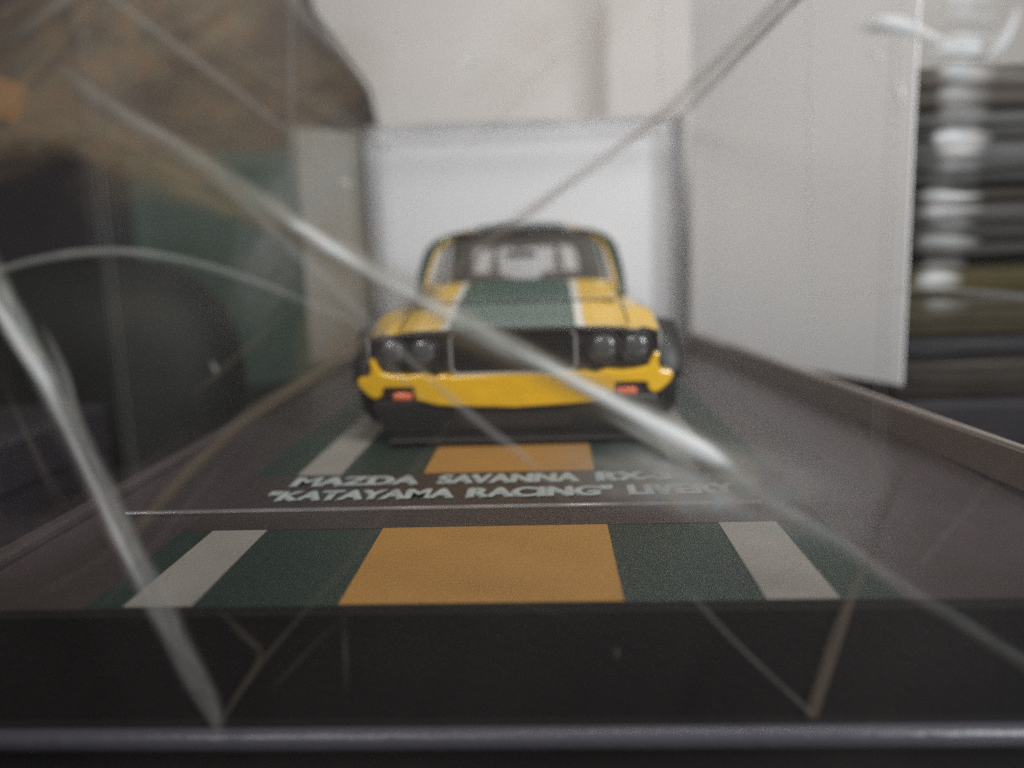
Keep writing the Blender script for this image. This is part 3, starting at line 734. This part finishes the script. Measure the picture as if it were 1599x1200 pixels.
# long thin ones
fold([(330, 270, 14, 0), (400, 335, 18, .45), (480, 408, 18, .5), (560, 485, 16, .5), (620, 540, 14, .5), (700, 615, 12, .55), (760, 665, 14, .75), (830, 722, 12, .4), (900, 800, 8, 0)], 'cr_grey')
fold([(1225, -10, 14, .7), (1130, 85, 14, .7), (1050, 165, 16, .75), (960, 235, 16, .7), (870, 300, 16, .75), (800, 350, 22, .8), (740, 400, 20, .5), (690, 440, 16, .4)], 'cr_brown')
fold([(720, 420, 14, 0), (680, 450, 22, .7), (620, 495, 26, .8), (550, 548, 24, .8), (470, 600, 20, .6), (390, 645, 18, .55), (300, 735, 16, .5), (215, 830, 14, .3)], 'cr_brown')
fold([(560, 540, 16, 0), (500, 580, 18, .4), (400, 648, 18, .5), (300, 730, 18, .5), (230, 810, 16, .4), (190, 860, 14, 0)], 'cr_tan')
fold([(1080, 125, 12, .1), (1140, 85, 10, .4), (1200, 30, 10, .5), (1230, -10, 10, .5)], 'cr_dark')
fold([(-20, 432, 9, .5), (50, 410, 9, .5), (130, 396, 10, .55), (210, 394, 10, .6), (300, 408, 10, .5), (390, 435, 10, .4), (480, 470, 10, .35), (560, 505, 9, .25), (640, 560, 10, 0)], 'cr_white')
fold([(1235, 460, 7, 0), (1340, 455, 9, .35), (1450, 453, 10, .6), (1530, 458, 10, .6), (1620, 466, 10, .6)], 'cr_grey')
fold([(1262, 1110, 22, .7), (1285, 1040, 24, .7), (1315, 960, 20, .65), (1345, 890, 14, .4), (1360, 850, 12, .1)], 'cr_brown')
fold([(1350, 890, 9, .2), (1375, 820, 10, .9), (1400, 760, 9, .9), (1425, 705, 7, .3)], 'cr_dark')
fold([(345, 1130, 10, .4), (385, 1065, 12, .35), (450, 985, 10, .3), (560, 860, 10, .25), (650, 730, 12, .3), (720, 640, 10, 0)], 'cr_brown')
fold([(1040, 880, 6, 0), (1110, 960, 8, .3), (1180, 1030, 8, .3), (1262, 1105, 8, .3)], 'cr_grey')
fold([(330, 940, 10, 0), (380, 990, 16, .35), (405, 1030, 14, .3), (340, 1130, 8, .1)], 'cr_brown')
# haze and glare on the wrap, painted as broad tinted sheets
fold([(830, 730, 70, 0), (940, 740, 90, .6), (1050, 745, 120, 1.2), (1160, 760, 130, 1.0), (1280, 790, 140, .35), (1400, 800, 120, 0)], 'cr_grey', .1)
fold([(-40, 230, 120, .5), (80, 140, 190, .65), (200, 70, 220, .75), (330, 20, 220, .75), (420, -60, 180, .6)], 'cr_tan', .08)
fold([(120, 330, 90, 0), (260, 230, 130, .45), (420, 170, 170, .6), (540, 120, 140, .4), (620, 120, 90, 0)], 'cr_tan', .08)
fold([(380, 520, 60, 0), (420, 420, 120, .4), (470, 330, 140, .45), (520, 240, 120, .35), (560, 170, 80, 0)], 'cr_grey', .08)
fold([(-30, 870, 90, .35), (80, 835, 100, .35), (180, 780, 80, .25), (300, 700, 60, .15), (380, 640, 40, 0)], 'cr_mauve', .08)
fold([(700, 230, 60, 0), (800, 120, 120, .18), (900, 30, 140, .22), (960, -50, 120, .15)], 'cr_tan', .08)
fold([(1240, 700, 80, 0), (1360, 760, 140, .28), (1480, 800, 150, .3), (1640, 840, 150, .3)], 'cr_mauve', .08)
# broad soft folds, upper left
fold([(-60, 150, 70, .5), (60, 180, 80, .7), (200, 235, 90, .85), (300, 275, 90, .95), (400, 325, 60, .8), (480, 370, 44, .5), (560, 430, 30, 0)], 'cr_tan', .15)
fold([(-20, 60, 60, .3), (80, 0, 60, .35), (180, -50, 50, .3)], 'cr_tan', .15)
fold([(20, 80, 14, 0), (100, 20, 16, .4), (160, -20, 14, .4)], 'cr_grey', .2)
fold([(240, 60, 20, 0), (320, 40, 22, .35), (390, -20, 20, .35)], 'cr_tan', .2)
fold([(455, -20, 14, .4), (480, 30, 16, .45), (540, 90, 16, .45), (580, 140, 14, .4), (610, 190, 12, 0)], 'cr_grey', .2)
fold([(560, 300, 90, 0), (545, 400, 110, .35), (530, 480, 110, .4), (500, 560, 90, .3), (480, 620, 70, 0)], 'cr_tan', .1)
# reflections at the upper right, painted as white crinkles
fold([(1340, 38, 16, .4), (1375, 40, 20, .9), (1410, 48, 12, .7), (1450, 60, 9, .6), (1480, 70, 8, .3)], 'cr_white')
fold([(1450, 84, 5, .3), (1475, 80, 16, 1), (1500, 80, 24, 1), (1522, 82, 22, 1), (1528, 82, 8, .2)], 'cr_painted_glint')
fold([(1520, 95, 8, .2), (1545, 82, 14, .9), (1562, 62, 12, .8), (1580, 30, 8, .4), (1600, -20, 8, .4)], 'cr_white')
fold([(1440, 106, 6, 0), (1490, 105, 9, .5), (1540, 112, 9, .6), (1600, 120, 8, .4)], 'cr_grey')
fold([(1398, 120, 8, 0), (1406, 150, 14, .7), (1402, 185, 10, 0)], 'cr_white')
fold([(1360, 75, 5, 0), (1372, 90, 12, .7), (1366, 96, 5, 0)], 'cr_white')
fold([(722, 108, 5, 0), (737, 99, 10, .8), (752, 92, 5, 0)], 'cr_white')
fold([(535, 285, 5, 0), (545, 290, 12, .8), (555, 292, 5, 0)], 'cr_white')
fold([(332, 560, 4, 0), (340, 574, 9, .7), (346, 584, 4, 0)], 'cr_white')
# faint vertical ones
for (x, y0, y1, a) in ((1035, -10, 215, .3), (1268, -10, 600, .35), (462, -10, 520, .3)):
    fold([(x, y0, 8, a), (x, (y0 + y1) / 2, 9, a), (x + 3, y1, 8, 0)], 'cr_grey', .2)
fold([(537, 955, 6, 0), (540, 1020, 8, .2), (541, 1090, 6, 0)], 'cr_grey', .2)
fold([(960, 1000, 5, 0), (962, 1012, 9, .3), (963, 1022, 5, 0)], 'cr_grey')

# vertical glare at the upper right, painted as short near-white wrinkles
rp = random.Random(3)
for (y, x, wd, hh, a) in ((5, 1512, 64, 26, .8), (30, 1510, 60, 20, .5), (62, 1508, 60, 16, .8), (118, 1502, 66, 22, .75), (150, 1502, 62, 30, .5), (178, 1500, 60, 22, .4), (218, 1498, 70, 26, .9), (238, 1496, 56, 14, .7),
                          (262, 1496, 50, 16, .25), (308, 1482, 78, 20, 1.0), (330, 1484, 74, 18, .7), (352, 1484, 56, 14, .3), (378, 1478, 80, 20, .55), (415, 1470, 60, 14, .25), (441, 1464, 50, 30, .9), (478, 1476, 50, 18, .35)):
    k = wd / 2
    fold([(x - k - 14, y + rp.uniform(-3, 3), hh * .4, 0), (x - k * .6, y + rp.uniform(-2, 2), hh * rp.uniform(.7, 1.3), a * rp.uniform(.22, .5)), (x + k * .6, y + rp.uniform(-3, 3), hh * rp.uniform(.5, 1.1), a * rp.uniform(.15, .42)), (x + k + 14, y + rp.uniform(-3, 3), hh * .4, 0)], 'cr_painted_glint')
fold([(1525, -20, 60, .4), (1508, 120, 70, .4), (1495, 260, 66, .35), (1480, 400, 60, .25), (1470, 500, 50, 0)], 'cr_grey', .15)

fold([(430, 335, 40, 0), (520, 392, 60, .4), (640, 462, 64, .45), (760, 532, 62, .5), (880, 592, 60, .5), (1000, 655, 60, .45), (1090, 708, 50, .3), (1150, 750, 40, 0)], 'cr_tan', .2)
fold([(60, 590, 50, 0), (130, 710, 56, .5), (190, 835, 56, .6), (255, 960, 54, .6), (305, 1060, 48, .55), (338, 1130, 24, .3)], 'cr_mauve', .2)
fold([(455, 345, 10, 0), (485, 362, 16, .5), (515, 384, 18, .6), (545, 402, 16, .4), (600, 436, 12, .2), (690, 484, 12, .25), (740, 512, 10, 0)], 'cr_painted_glint')  # glints painted in white over the diagonal folds
fold([(780, 535, 10, 0), (860, 574, 14, .3), (930, 612, 18, .5), (1000, 652, 24, .6), (1060, 686, 28, .9), (1100, 706, 26, .8), (1130, 722, 16, .2), (1150, 735, 10, 0)], 'cr_painted_glint')
fold([(-10, 440, 12, .2), (20, 495, 20, .4), (50, 545, 22, .5), (85, 600, 18, .45), (110, 655, 12, .2), (150, 740, 12, .2), (200, 850, 14, .25), (240, 930, 12, 0)], 'cr_painted_glint')

fold([(-20, 210, 10, .3), (90, 90, 10, .4), (180, -20, 10, .4)], 'cr_tan')
fold([(150, -20, 9, .2), (300, 90, 11, .4), (430, 190, 11, .35), (560, 300, 10, 0)], 'cr_grey')
fold([(210, -20, 8, 0), (380, 100, 10, .35), (560, 210, 12, .4), (660, 260, 8, 0)], 'cr_brown')
fold([(0, 560, 8, 0), (60, 700, 10, .3), (110, 820, 8, 0)], 'cr_brown')
fold([(640, 330, 6, 0), (760, 200, 8, .25), (900, 60, 8, .25), (960, -20, 8, .2)], 'cr_grey')

fold([(1360, 34, 10, 0), (1395, 40, 22, .8), (1425, 50, 18, .5), (1465, 66, 10, .5), (1500, 78, 12, .6)], 'cr_painted_glint')
fold([(1535, 92, 8, .2), (1552, 76, 14, .8), (1566, 55, 12, .6), (1580, 20, 8, .3)], 'cr_painted_glint')

rt = random.Random(11)
for (x0, y0, x1, y1, a) in ((150, 960, 420, 640, .35), (60, 930, 300, 770, .3), (600, 560, 690, 640, .4), (980, 700, 1110, 840, .3), (1180, 930, 1330, 800, .25), (700, 900, 1000, 980, .15),
                            (20, 620, 240, 1010, .3), (1320, 640, 1500, 960, .25), (880, 560, 1180, 700, .35), (300, 620, 520, 430, .3), (1420, 900, 1599, 700, .2), (420, 1080, 620, 900, .2)):
    mx_, my_ = (x0 + x1) / 2 + rt.uniform(-14, 14), (y0 + y1) / 2 + rt.uniform(-14, 14)
    fold([(x0, y0, 5, 0), ((x0 * 2 + mx_) / 3, (y0 * 2 + my_) / 3, 8, a), (mx_, my_, 9, a * rt.uniform(.4, 1.2)), (x1, y1, 5, 0)], rt.choice(['cr_tan', 'cr_brown', 'cr_grey', 'cr_mauve']))
